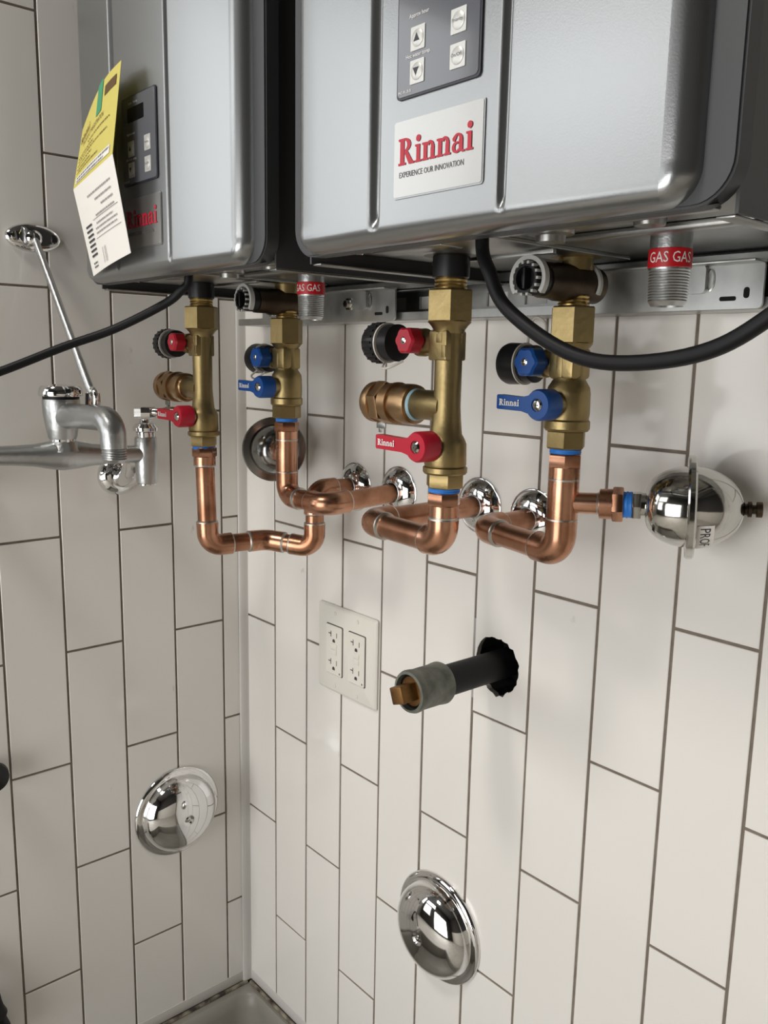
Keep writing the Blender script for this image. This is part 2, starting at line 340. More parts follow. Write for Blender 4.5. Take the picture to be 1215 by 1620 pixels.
# ------------------------------------------------------------------ mop sink
sk = thing('mop_sink', (.3, -.3, -.95), 'grey moulded mop sink basin set into the tiled corner', 'sink')
def basin_loop(i, r, z): return [(x, y, z) for x, y in rrect(i, .62-i, -.62+i, -i*.55-.002, r, 6)]
mb = MB(); loops = [basin_loop(0.002, .004, -.95), basin_loop(.002, .004, -.742), basin_loop(.004, .006, -.7395), basin_loop(.016, .02, -.7395), basin_loop(.020, .024, -.7435), basin_loop(.024, .03, -.76), basin_loop(.034, .04, -.93)]
n = len(loops[0]); vs = [p for l in loops for p in l]
mb.add(vs, [(j*n+i, j*n+(i+1) % n, (j+1)*n+(i+1) % n, (j+1)*n+i) for j in range(len(loops)-1) for i in range(n)] + [tuple(range((len(loops)-1)*n, len(loops)*n))])
obj('basin', mb, 'sink', sk)
mb = MB().tube([(.0035, -.62, -.7375), (.0035, -.008, -.7375)], .0032, 8).tube([(.008, -.0035, -.7375), (.62, -.0035, -.7375)], .0026, 8)
obj('stained_sealant_bead', mb, 'stain', sk)

# ------------------------------------------------------------------ water heaters
HW, FL = .359, .269
def heater(ax, label, gas_lbl):
    H0 = .345; H1 = .93
    t = thing('tankless_water_heater', (ax+HW/2, -.14, H0), label, 'water heater', 'pair of wall-hung water heaters')
    cx = ax+HW/2
    # casing with rounded lower corners, flange and shaped cover
    mb = MB(); mb.poly([(ax+.004, H0+.012), (ax+HW-.004, H0+.012), (ax+HW-.004, H1), (ax+.004, H1)], (0, -.032, 0), X_, Z_, .226)
    mb.box((ax+.0036, -.2575, H0-.003), (ax+.0055, -.032, H0+.03)).box((ax+HW-.0055, -.2575, H0-.003), (ax+HW-.0036, -.032, H0+.03)).box((ax+.004, -.0335, H0-.003), (ax+HW-.004, -.032, H0+.014))
    obj('casing', mb, 'darkcase', t)
    mb = MB(); mb.poly(rrect(ax, ax+HW, H0, H1+.004, .022, 8), (0, -.257, 0), X_, Z_, .0115)
    mb.poly(rrect(ax+.0012, ax+HW-.0012, H0+.0012, H1+.0028, .021, 8), (0, -.2685, 0), X_, Z_, .0015)
    obj('front_flange', mb, 'flange', t)
    m_ = .0165; a, b = ax+m_, ax+HW-m_; z0, z1 = H0+.0005, H1-.012; Sh, R, rc = .0190, .0155, .019
    xs = sorted(set([a+.0155*(1-math.cos(math.radians(q))) for q in range(0, 91, 9)] + [b-.0155*(1-math.cos(math.radians(q))) for q in range(0, 91, 9)]
        + [ax+.1165+q*.001 for q in range(-12, 13)] + [ax+.2285+q*.0008 for q in range(-10, 11)] + [a+.0155+(b-a-.031)*q/16 for q in range(17)]))
    zs = sorted(set([z0+.019*(1-math.cos(math.radians(q))) for q in range(0, 91, 9)] + [z1-.019*(1-math.cos(math.radians(q))) for q in range(0, 91, 9)] + [z0+.019+q*.0025 for q in range(8)] + [z0+.04+(z1-z0-.06)*q/12 for q in range(13)]))
    hw, hh, cz = (b-a)/2, (z1-z0)/2, (z0+z1)/2
    def sd(x, z):
        qx, qz = abs(x-cx)-(hw-rc), abs(z-cz)-(hh-rc)
        hp = math.hypot(max(qx, 0), max(qz, 0)); w_ = max(qz, 0)/hp if hp > 1e-9 else 0
        return -(hp + min(max(qx, qz), 0) - rc)*(1+.7*w_)
    def sm(q): q = min(max(q, 0), 1); return q*q*(3-2*q)
    vs = []; nx = len(xs)
    for z in zs:
        dz = max(0, abs(z-cz)-(hh-rc)); lim = hw-rc+math.sqrt(max(rc*rc-dz*dz, 0))
        for x in xs:
            q = abs(x-cx)
            if q > hw-rc: q = hw-rc+(q-(hw-rc))*(lim-(hw-rc))/rc
            x2 = cx+math.copysign(q, x-cx); e = max(0, sd(x2, z))
            h = Sh-R+math.sqrt(max(R*R-(R-min(e, R))**2, 0))
            fade = sm((z-z0-.006)/.012)
            g1 = abs(x2-ax-.1165)/.0065; g2 = abs(x2-ax-.2285)/.0042
            h -= fade*(.0050*(.5+.5*math.cos(math.pi*min(g1, 1))) + .0036*(.5+.5*math.cos(math.pi*min(g2, 1))))
            h -= .0055*max(0, ax+.110-x2, x2-ax-.2325)/.11; h = max(h, .0006)
            vs.append((x2, -FL-h, z))
    fs = [(j*nx+i, j*nx+i+1, (j+1)*nx+i+1, (j+1)*nx+i) for j in range(len(zs)-1) for i in range(nx-1)]
    bl = [j for j in range(nx)] + [(j+1)*nx-1 for j in range(1, len(zs))] + [len(zs)*nx-1-i for i in range(1, nx)] + [j*nx for j in range(len(zs)-2, 0, -1)]
    n0 = len(vs); vs += [(vs[i][0], -FL+.0005, vs[i][2]) for i in bl]; k = len(bl)
    fs += [(bl[i], bl[(i+1) % k], n0+(i+1) % k, n0+i) for i in range(k)]
    obj('front_cover', MB().add(vs, fs), 'silver', t, sharp=50)
    fy = -FL-Sh
    # control panel
    px0, px1, pz0, pz1 = ax+.139, ax+.2105, .4290, .5090
    cp = obj('control_panel', MB().poly(rrect(px0, px1, pz0, pz1, .003), (0, fy, 0), X_, Z_, .0012), 'panel_edge', t)
    obj('panel_face', MB().poly(rrect(px0+.0010, px1-.0016, pz0+.0014, pz1-.001, .003), (0, fy-.0012, 0), X_, Z_, .0003), 'panel', cp)
    F = lambda x, z, q=.0016: V((ax+x, fy-q, z))
    obj('display', MB().poly(rrect(ax+.152, ax+.186, .4855, .4985, .001), (0, fy-.0014, 0), X_, Z_, .0003), 'display', cp)
    for bx, bz, sym in ((.158, .4618, 'u'), (.158, .4428, 'd'), (.1925, .4626, 'p'), (.1925, .4437, 'o')):
        bt = obj('button', MB().poly(rrect(ax+bx-.0062, ax+bx+.0062, bz-.0068, bz+.0068, .0006), (0, fy-.0014, 0), X_, Z_, .0006).lathe(F(bx, bz, .0019), -Y_, [(.0052, 0), (.0050, .0004), (.0040, .0008), (.0022, .0011)], 24), 'button', cp)
        if sym in 'ud':
            sg = 1 if sym == 'u' else -1
            s_ = obj('symbol', MB().poly([(-.0026, -.002*sg), (.0026, -.002*sg), (0, .0028*sg)][::sg], F(bx, bz, .0031), X_, Z_), 'ink', bt)
        else:
            text('lettering', 'Priority' if sym == 'p' else 'On/Off', .0029, F(bx, bz-.0008, .0031), X_, Z_, 'greyink', bt, 'CENTER', 1.0)
    text('lettering', 'Hot water temp.', .0034, F(.1475, .4515), X_, Z_, 'textwhite', cp, sx=.95)
    text('lettering', 'Approx hour', .0034, F(.1500, .4742), X_, Z_, 'textwhite', cp, sx=.95)
    text('lettering', 'MC-91-2US', .0024, F(.1412, .4322), X_, Z_, 'textwhite', cp)
    text('lettering', 'In use   Priority', .0030, F(.155, .5015), X_, Z_, 'textwhite', cp)
    # badge
    lp = obj('logo_plate', MB().poly(rrect(ax+.1365, ax+.215, .3700, .4175, .0022), (0, fy+.0005, 0), X_, Z_, .0012), 'silver', t)
    obj('badge_face', MB().poly(rrect(ax+.1375, ax+.214, .3710, .4165, .0016), (0, fy-.0007, 0), X_, Z_, .0003), 'logo', lp)
    logo('wordmark', F(.1418, .3900, .0010), X_, Z_, .0650, 'logored', lp)
    text('lettering', 'EXPERIENCE OUR INNOVATION', .0049, F(.1425, .3825, .0010), X_, Z_, 'greyink', lp, sx=.80)
    # underside
    ZP = H0+.0105
    bs = obj('base_plate', MB().box((ax+.006, -.264, ZP-.002), (ax+HW-.006, -.034, ZP), .0005).box((ax+.0058, -.256, H0-.0045), (ax+.016, -.036, H0-.003), .0004).box((ax+HW-.016, -.256, H0-.0045), (ax+HW-.0058, -.036, H0-.003), .0004).box((ax+.006, -.0445, H0-.0045), (ax+HW-.006, -.0335, H0-.003), .0004)
             .add([(ax+.008, -.266, H0+.001), (ax+HW-.008, -.266, H0+.001), (ax+HW-.03, -.240, ZP-.002), (ax+.03, -.240, ZP-.002)], [(0, 1, 2, 3)]), 'zinc', t)
    obj('access_panel', MB().box((ax+.030, -.238, ZP-.005), (ax+.165, -.060, ZP-.002), .0008).box((ax+.032, -.152, ZP-.0075), (ax+.160, -.148, ZP-.004), .0005).box((ax+.045, -.228, ZP-.0062), (ax+.120, -.205, ZP-.004), .0008), 'zinc', bs)
    obj('stiffening_rib', MB().box((ax+.175, -.236, ZP-.006), (ax+.330, -.226, ZP-.002), .0018).box((ax+.195, -.19, ZP-.007), (ax+.33, -.178, ZP-.002), .002).box((ax+.318, -.17, ZP-.006), (ax+.332, -.06, ZP-.002), .002), 'zinc', bs)
    obj('drain_boss', MB().lathe((ax+.205, -.212, ZP-.002), -Z_, [(.016, 0), (.015, .003), (.010, .004), (.0095, .008)], 24), 'zinc', bs)
    obj('plug_boss', MB().lathe((ax+.275, -.208, ZP-.002), -Z_, [(.010, 0), (.009, .004), (.004, .0045)], 20), 'zinc', bs)
    for sx, sy in ((.025, -.225), (.175, -.245), (.300, -.232), (.335, -.20), (.340, -.09), (.235, -.182), (.300, -.172), (.09, -.05), (.052, -.215)):
        obj('screw', MB().lathe((ax+sx, sy, ZP-.002), -Z_, [(.0045, 0), (.0043, .002), (.0028, .0034)], 10), 'steel', bs)
    # hot outlet
    hx, hy = ax+.0745, -.171
    obj('hot_outlet', MB().lathe((hx, hy, H0+.0085), -Z_, [(.022, 0), (.022, .003), (.0140, .0035), (.0140, .012)], 32), 'darkbronze', t)
    obj('outlet_collar', MB().lathe((hx, hy, .3525), -Z_, [(.0125, 0), (.0147, .001), (.0150, .010), (.0148, .0185), (.013, .0195)], 32), 'black', t)
    # cold inlet with filter housing
    c_x, c_y = ax+.1417, -.10
    ci = obj('cold_inlet', MB().lathe((c_x, c_y, H0+.0085), -Z_, [(.020, 0), (.020, .003), (.0135, .0035), (.0135, .013)], 28).lathe((c_x, c_y, .3265), -Z_, [(.0105, 0), (.0105, .010), (.0118, .0105), (.0118, .0135)], 28), 'brass', t)
    obj('filter_housing', MB().lathe((c_x, -.074, .3305), -Y_, [(.0100, 0), (.0142, .001), (.0145, .05), (.0132, .052), (.0132, .068)], 32), 'darkbronze', ci)
    obj('filter_cap', MB().lathe((c_x, -.138, .3305), -Y_, [(.0122, 0), (.0122, .019), (.0112, .0225), (.009, .0225), (.0085, .017), (0.0005, .017)], 18).box((c_x-.001, -.1625, .323), (c_x+.001, -.154, .338), .0003), 'black', ci)
    mb = MB(); mb.poly(arcband(c_x, .3305, .0172, .0172, .0140, .0140, -40, 220, 24), (0, -.1530, 0), X_, Z_, .0050)
    mb.poly(arcband(c_x, .3305, .0170, .0170, .0148, .0148, 100, 165, 10), (0, -.088, 0), X_, Z_, .066); mb.poly(arcband(c_x, .3305, .0172, .0172, .0148, .0148, -30, 210, 18), (0, -.086, 0), X_, Z_, .0035)
    for k in range(14):
        a_ = 2*math.pi*k/14; mb.box((c_x+.0118*math.cos(a_)-.001, -.1612, .3305+.0118*math.sin(a_)-.001), (c_x+.0118*math.cos(a_)+.001, -.156, .3305+.0118*math.sin(a_)+.001))
    obj('retaining_clip', mb, 'clip' if 'clip' in M else 'white', ci)
    # gas inlet
    g_x, g_y = ax+.253, -.147
    pf = [(.0135, 0), (.0135, .006)]; zt = H0+.0025
    for k in range(12): pf += [(.01345-.00006*k, .0175+k*.0018), (.0127-.00006*k, .0184+k*.0018)]
    gi = obj('gas_inlet', MB().lathe((g_x, g_y, zt), -Z_, [(.020, -.008), (.020, -.0065), (.0135, -.006)] + pf + [(.0105, .0405), (.0100, .030)], 36), 'rough_chrome', t)
    tp = obj('gas_tape', MB().lathe((g_x, g_y, zt-.004), -Z_, [(.0136, 0), (.0140, .0003), (.0141, .0118), (.0136, .0122)], 40, cap=False), 'redtape', gi)
    def wrap(x, y): a_ = -math.pi/2 + .42 + (x-.0135)/.0142; return V((g_x+.01425*math.cos(a_), g_y+.01425*math.sin(a_), zt-.0132+y))
    text('lettering', 'GAS GAS', .0096, (0, 0, 0), X_, Z_, 'textwhite', tp, sx=.80, fn=wrap)
    # lower hanging bracket on the wall rail
    bx0, bx1, by, bz0, bz1 = ax+.088, ax+.270, -.047, .3105, .3445
    mb = MB(); outl = rrect(bx0, bx1, bz0, bz1, .004, 4); hs = []
    mb.poly(outl, (0, by, 0), X_, Z_, .0022)
    mb.box((bx0, by-.018, bz1-.002), (bx1, by, bz1), .0006)
    for q in (ax+.110, ax+.215): mb.poly(rrect(q-.012, q+.012, bz0+.012, bz1-.001, .004), (0, by-.0022, 0), X_, Z_, .0045)
    br = obj('wall_bracket', mb, 'galv', t)
    fyb = by-.0022
    def slot(x0, x1, z0, z1, r, mm='hole'):
        obj('slot', MB().poly(rrect(x0, x1, z0, z1, r, 4), (0, fyb+.0006, 0), X_, Z_, .0008), mm, br)
    slot(ax+.237, ax+.250, .3165, .3198, .0014); slot(ax+.2555, ax+.2600, .3180, .3260, .0021)
    obj('slot_rim', MB().poly(arcband(ax+.229, .3325, .0034, .0085, .0022, .0070, 0, 359, 20), (0, fyb, 0), X_, Z_, .0008), 'steel', br)
    obj('bolt', MB().lathe((ax+.192, fyb, .330), -Y_, [(.0075, 0), (.0072, .0012), (.0046, .0014), (.0046, .0052), (.004, .006)], 6), 'steel', br)
    return t
h1 = heater(.1116, 'left silver tankless water heater with the yellow card hanging on it', '')
h2 = heater(.5110, 'right silver tankless water heater with fully visible badge and buttons', '')
def spline(P, n=8):
    P = [V(p) for p in P]; out = []
    for i in range(len(P)-1):
        p0, p1, p2, p3 = P[max(i-1, 0)], P[i], P[i+1], P[min(i+2, len(P)-1)]
        for k in range(n):
            t = k/n; out.append(.5*((2*p1)+(p2-p0)*t+(2*p0-5*p1+4*p2-p3)*t*t+(3*p1-p0-3*p2+p3)*t**3))
    return out+[P[-1]]
obj('power_cord', MB().tube(spline([(.678, -.236, .357), (.680, -.237, .340)] + [at(a, b, y=-.245) for a, b in ((775, 432), (800, 486), (880, 548), (965, 574), (1100, 561), (1215, 503))] + [(.93, -.245, .335), (.985, -.23, .41), (1.02, -.16, .47), (1.03, -.05, .50), (1.03, .0, .50)]), .0046, 14), 'rubber', h2)
obj('power_cord', MB().tube(spline([(.291, -.243, .357), (.290, -.2435, .340)] + [at(a, b, x=x) for a, b, x in ((287, 459, .285), (262, 480, .27), (182, 520, .235), (100, 549, .21), (0, 588, .19))] + [(.17, -.47, .222), (.12, -.55, .18), (.06, -.53, .10), (.03, -.50, .02), (.006, -.49, -.06), (.006, -.49, -.3)]), .0044, 14), 'rubber', h1)

# ------------------------------------------------------------------ strut rail
sr = thing('strut_rail', (.65, 0, .310), 'long slotted galvanized strut rail on the wall behind both heaters', 'rail')
mb = MB(); a0, a1 = .055, 1.25; zz0, zz1 = .3105, .3520
slots = [a0+.03+.05*k for k in range(24)]
edges = [a0]
for s_ in slots: edges += [s_-.014, s_+.014]
edges.append(a1)
for i in range(0, len(edges)-1, 2): mb.box((edges[i], -.0035, zz0), (edges[i+1], -.001, zz1))
for s_ in slots: mb.box((s_-.014, -.0035, zz0), (s_+.014, -.001, zz0+.0140)).box((s_-.014, -.0035, zz1-.0140), (s_+.014, -.001, zz1))
obj('back_web', mb, 'galv', sr)
for z_, sg in ((zz0, 1), (zz1, -1)):
    mb = MB(); pr = [(-.0005, 0), (-.0412, 0), (-.0418, sg*.0008), (-.0418, sg*.0085), (-.0340, sg*.0085), (-.0340, sg*.006), (-.0395, sg*.006), (-.0395, sg*.0025), (-.0005, sg*.0025)]
    n = len(pr); mb.add([(a0, y, z_+q) for y, q in pr]+[(a1, y, z_+q) for y, q in pr], [(i, (i+1) % n, n+(i+1) % n, n+i) for i in range(n)]+[tuple(range(n)), tuple(range(2*n-1, n-1, -1))])
    obj('flange', mb, 'galv', sr)

# ------------------------------------------------------------------ isolation valves
def hexnut(p, d, r, l, rot=0.): return MB().lathe(p, d, [(r*.94, 0), (r, .0012), (r, l-.0012), (r*.94, l)], 6, rot)
def knob(name, p, mm, t, r=.0085, l=.013):
    mb = MB(); n = 36; pf = [(r*.8, 0), (r, .001), (r, l-.002), (r*.85, l), (.003, l), (.003, l-.001)]
    mb.lathe(p, -Y_, pf, n)
    for i, q in enumerate(mb.v):
        c = V((p[0], q.y, p[2])); e = q-c
        if e.length > r*.75: q.xz = (c.x+e.x*(1+.07*math.cos(6*2*math.pi*(i % n)/n)), c.z+e.z*(1+.07*math.cos(6*2*math.pi*(i % n)/n)))
    k = obj(name, mb, mm, t)
    obj('screw', MB().lathe((p[0], p[1]-l+.001, p[2]), -Y_, [(.0033, 0), (.0030, .0012), (.0018, .0018)], 16), 'steel', k); return k
def lever(p, mm, t, ln=.043):
    n = 30; mb = MB().lathe((p[0], p[1], p[2]), -Y_, [(.0105, 0), (.0125, .001), (.0125, .0155), (.0112, .018), (.0055, .018), (.0055, .0172)], n)
    yb = p[1]-.0165
    mb.poly([(p[0]-.009, p[2]-.0072), (p[0]-.009, p[2]+.0072), (p[0]-.016, p[2]+.0056), (p[0]-ln, p[2]+.0068), (p[0]-ln-.001, p[2]+.006), (p[0]-ln-.001, p[2]-.004), (p[0]-ln, p[2]-.005), (p[0]-.016, p[2]-.0056)][::-1], (0, yb+.007, 0), X_, Z_, .008)
    h = obj('lever_handle', mb, mm, t)
    obj('screw', MB().lathe((p[0], p[1]-.0168, p[2]), -Y_, [(.0050, 0), (.0048, .001), (.0034, .0022), (.001, .0024)], 18).box((p[0]-.0022, p[1]-.0194, p[2]-.0004), (p[0]+.0022, p[1]-.0188, p[2]+.0004)).box((p[0]-.0004, p[1]-.0194, p[2]-.0022), (p[0]+.0004, p[1]-.0188, p[2]+.0022)), 'steel', h)
    logo('lettering', (p[0]-ln+.002, yb-.0012, p[2]-.0018), X_, Z_, .021, 'textwhite', h)
    return h
def strap(t, P, name='cap_strap'): obj(name, MB().tube(spline(P, 6), .0011, 8), 'clear', t)
def hot_valve(x, y, label, loose):
    t = thing('hot_isolation_valve', (x, y, .1625), label, 'valve', 'hot side isolation valves')
    obj('threaded_neck', MB().lathe((x, y, .3335), -Z_, [(.0128, 0), (.0132, .0015), (.0124, .003), (.0132, .0045), (.0124, .006), (.0132, .0075), (.0122, .011)], 28), 'brass_new', t)
    obj('union_nut', hexnut((x, y, .3245), -Z_, .0196, .0255, .25).lathe((x, y, .2995), -Z_, [(.0178, 0), (.0150, .003), (.0128, .006), (.0122, .009)], 28), 'brass', t)
    mb = MB().lathe((x, y, .296), -Z_, [(.0112, 0), (.0113, .004), (.0111, .064), (.0118, .074), (.0130, .086), (.0156, .0905), (.0170, .094), (.0174, .111), (.0168, .1125), (.0184, .1135), (.0184, .1175), (.017, .119)], 32)
    mb.box((x-.0114, y-.0122, .2690), (x+.0090, y+.0110, .2925), .0015)
    mb.lathe((x, y, .2322), -X_, [(.0125, 0), (.0125, .035), (.0118, .036)], 28)
    mb.lathe((x, y, .2835), -X_, [(.0098, 0), (.0098, .026), (.0115, .027), (.0115, .034)], 24)
    mb.lathe((x, y, .2005), -Y_, [(.0095, 0), (.0095, .017)], 20)
    bd = obj('valve_body', mb, 'brass', t)
    obj('embossing', MB().box((x+.004, y-.0126, .2715), (x+.0085, y-.0121, .281), .0002).box((x-.002, y-.0126, .283), (x+.004, y-.0121, .290), .0002), 'brass', bd)
    obj('hex_end', hexnut((x, y, .1785), -Z_, .0160, .0130, .1), 'brass', t)
    obj('thread_sealant', MB().lathe((x, y, .1660), -Z_, [(.0125, 0), (.0134, .001), (.0130, .0022), (.0134, .0035), (.0126, .0045)], 26), 'bluetape', t)
    # service port with cap
    cp = obj('port_cap', MB().lathe((x-.060, y, .2832), -X_, [(.0120, 0), (.0158, .001), (.0158, .012), (.0150, .013), (.0136, .0135), (.0136, .0165), (.0165, .017), (.0170, .020), (.0170, .030), (.0155, .0325)], 40), 'black', t)
    mb = MB()
    for k in range(20):
        a_ = 2*math.pi*k/20; mb.lathe((x-.0785, y+.0168*math.cos(a_), .2832+.0168*math.sin(a_)), -X_, [(.0013, 0), (.0013, .011)], 6)
    obj('grip_ridges', mb, 'black', cp)
    obj('strap_ring', MB().lathe((x-.0735, y, .2832), -X_, [(.0139, 0), (.0172, .0), (.0172, .0016), (.0139, .0016)], 30, cap=False), 'clear', cp)
    knob('drain_knob', (x-.0285, y-.010, .2845), 'red', t, .0105, .014)
    if loose: strap(cp, [(x-.0745, y-.004, .266), (x-.070, y-.01, .2615), (x-.058, y-.012, .2625), (x-.048, y-.006, .268)])
    # pressure relief valve
    rv = obj('relief_valve', MB().lathe((x-.036, y, .2318), -X_, [(.0140, 0), (.0165, .001), (.0172, .004), (.0172, .013), (.0160, .014), (.0160, .022), (.0182, .0225), (.0182, .0255), (.0172, .0265), (.0172, .034)], 36).lathe((x-.071, y, .2318), -X_, [(.0186, 0), (.0192, .0015), (.0192, .0105), (.0186, .012)], 6, .3).lathe((x-.083, y, .2318), -X_, [(.0178, 0), (.0182, .002), (.0178, .008), (.0150, .012), (.0142, .012)], 32), 'bronze', t)
    obj('thread_sealant', MB().lathe((x-.0335, y, .2318), -X_, [(.0126, 0), (.0136, .001), (.0140, .003), (.0138, .004)], 26), 'sealant2' if loose else 'bronze', rv)
    obj('test_tab', MB().tube([(x-.094, y, .2318), (x-.0995, y, .2325)], .0022, 8).box((x-.078, y-.009, .2095), (x-.066, y-.0075, .2145), .0006).box((x-.0755, y-.0085, .206), (x-.0715, y-.0075, .211), .0005), 'zinc', rv)
    lever((x, y-.0165, .2005), 'red', t, .048)
    return t
def cold_valve(x, y, label, loose):
    t = thing('cold_isolation_valve', (x, y, .1965), label, 'valve', 'cold side isolation valves')
    obj('threaded_neck', MB().lathe((x, y, .3215), -Z_, [(.0120, 0), (.0126, .001), (.0118, .0024), (.0126, .004), (.0118, .0055), (.0126, .007), (.0118, .0105)], 28), 'brass_new', t)
    obj('union_nut', hexnut((x, y, .3130), -Z_, .0188, .0290, .35).lathe((x, y, .2845), -Z_, [(.0172, 0), (.0150, .003), (.0130, .005)], 28), 'brass', t)
    mb = MB().lathe((x, y, .281), -Z_, [(.0118, 0), (.0122, .004), (.0122, .024), (.0140, .027), (.0168, .0315), (.0175, .036), (.0178, .052), (.0172, .057), (.0185, .0585), (.0185, .0645), (.0170, .0665)], 32)
    mb.box((x-.0120, y-.0128, .2560), (x+.0120, y+.0120, .2805), .003)
    mb.lathe((x, y, .2680), -X_, [(.0098, 0), (.0098, .022), (.0115, .023), (.0115, .03)], 24)
    mb.lathe((x, y, .2360), -Y_, [(.0100, 0), (.0100, .021)], 20)
    bd = obj('valve_body', mb, 'brass', t)
    obj('embossing', MB().box((x-.004, y-.0132, .2575), (x+.002, y-.0127, .274), .0002), 'brass', bd)
    obj('hex_end', hexnut((x, y, .2150), -Z_, .0166, .0148, .5), 'brass', t)
    obj('thread_sealant', MB().lathe((x, y, .2005), -Z_, [(.0122, 0), (.0130, .001), (.0126, .002), (.0130, .0035), (.0122, .0045)], 26), 'bluetape', t)
    cp = obj('port_cap', MB().lathe((x-.034, y, .2675), -X_, [(.0118, 0), (.0155, .001), (.0158, .010), (.0150, .011), (.0150, .013), (.0172, .014), (.0176, .028), (.0165, .031)], 40), 'black', t)
    obj('strap_ring', MB().lathe((x-.0455, y, .2675), -X_, [(.0152, 0), (.0176, 0), (.0176, .0014), (.0152, .0014)], 30, cap=False), 'clear', cp)
    knob('drain_knob', (x-.0255, y-.0105, .2690), 'blue', t, .0115, .016)
    if loose: strap(cp, [(x-.048, y+.004, .284), (x-.048, y+.006, .300), (x-.041, y+.006, .306), (x-.030, y+.004, .300), (x-.027, y, .286)])
    else: strap(cp, [(x-.046, y-.010, .254), (x-.050, y-.016, .247), (x-.040, y-.016, .244), (x-.030, y-.010, .252)])
    lever((x, y-.0215, .2360), 'blue', t, .041)
    return t
HX, HY, CX, CY = .5855, -.171, .6527, -.10; DX = .3994
hot_valve(HX, HY, 'brass valve with red lever under the right heater, relief valve in bright bronze', True)
hot_valve(HX-DX, HY, 'brass valve with red lever under the left heater, beside the faucet', False)
cold_valve(CX, CY, 'brass valve with blue lever under the right heater, above the steel arrestor', True)
cold_valve(CX-DX, CY, 'brass valve with blue lever under the left heater', False)

# ------------------------------------------------------------------ copper runs
PR, FR = .0111, .0128
def copper(label, pts, z_top, sharp_r=.016, tee=None):
    pts = [V(p) for p in pts]; p0 = pts[0]
    t = thing('copper_pipe', pts[-1], label, 'pipe', 'copper water pipes under the heaters')
    ad = obj('hex_adapter', MB().lathe((p0.x, p0.y, z_top), -Z_, [(.0126, 0), (.0130, .0005)], 26).lathe((p0.x, p0.y, z_top-.0005), -Z_, [(.0136, 0), (.0144, .001), (.0144, .0095), (.0136, .0108)], 6, .4).lathe((p0.x, p0.y, z_top-.011), -Z_, [(.0128, 0), (.0128, .010)], 28), 'copper_fit', t)
    obj('solder_ring', MB().lathe((p0.x, p0.y, z_top-.0205), -Z_, [(.0112, -.0012), (.0131, 0), (.0129, .0016), (.0112, .003)], 28), 'solder', t)
    n = len(pts); ends = {}
    for i in range(1, n-1):
        a = (pts[i-1]-pts[i]).normalized(); b = (pts[i+1]-pts[i]).normalized(); ang = a.angle(b)
        R = sharp_r*(1.0 if ang < 1.9 else 1.6); tl = R/math.tan(ang/2); c0 = .0125
        lim = min((pts[i-1]-pts[i]).length, (pts[i+1]-pts[i]).length)*.5
        if tl+c0 > lim: c0 = max(.005, lim-tl)
        arc = [pts[i]+a*(tl+c0), pts[i]+a*tl]
        bis = (a+b).normalized(); cc = pts[i]+bis*(R/math.sin(ang/2)); s0 = pts[i]+a*tl-cc; ax = s0.cross(pts[i]+b*tl-cc).normalized(); tot = math.pi-ang
        for k in range(1, 11): arc.append(cc+Matrix.Rotation(tot*k/11, 3, ax) @ s0)
        arc += [pts[i]+b*tl, pts[i]+b*(tl+c0)]; ends[i] = (pts[i]+a*(tl+.001), pts[i]+b*(tl+.001))
        obj('elbow', MB().tube(arc, [FR*1.02]+[FR]*(len(arc)-2)+[FR*1.02], 26), 'copper_fit', t)
        for e, q in ((a, arc[0]), (b, arc[-1])): obj('solder_ring', MB().lathe(q-e*.0004, e, [(PR, 0), (FR*1.03, .0), (FR*1.01, .0013), (PR, .0026)], 26), 'solder', t)
    for i in range(n-1):
        s0 = ends[i][1] if i in ends else pts[i].copy(); s1 = ends[i+1][0] if i+1 in ends else pts[i+1].copy()
        if i == 0: s0.z = z_top-.012
        obj('pipe', MB().tube([s0, s1], PR, 26), 'copper', t)
    return t
copper('copper pipe looping from the right red-lever valve back to the wall', [(HX, HY, .16), (HX, HY, .118), (.4745, -.158, .1180), (.470, .004, .1175)], .1615)
pc2 = copper('copper pipe with side tee below the right blue-lever valve', [(CX, CY, .19), (CX, CY, .1125), (.547, -.078, .1140), (.5435, .004, .1147)], .1960)
copper('low copper pipe below the left red-lever valve, bending up again to the wall', [(HX-DX+.001, HY, .16), (.192, HY, .0465), (.2065, -.098, .0475), (.2580, -.0625, .0415), (.2575, -.0625, .113), (.260, .004, .112)], .1640)
pc1 = copper('copper pipe below the left blue-lever valve running along to the wall', [(CX-DX, CY, .19), (CX-DX+.001, CY, .1085), (.337, -.106, .1095), (.341, .004, .1158)], .1960)

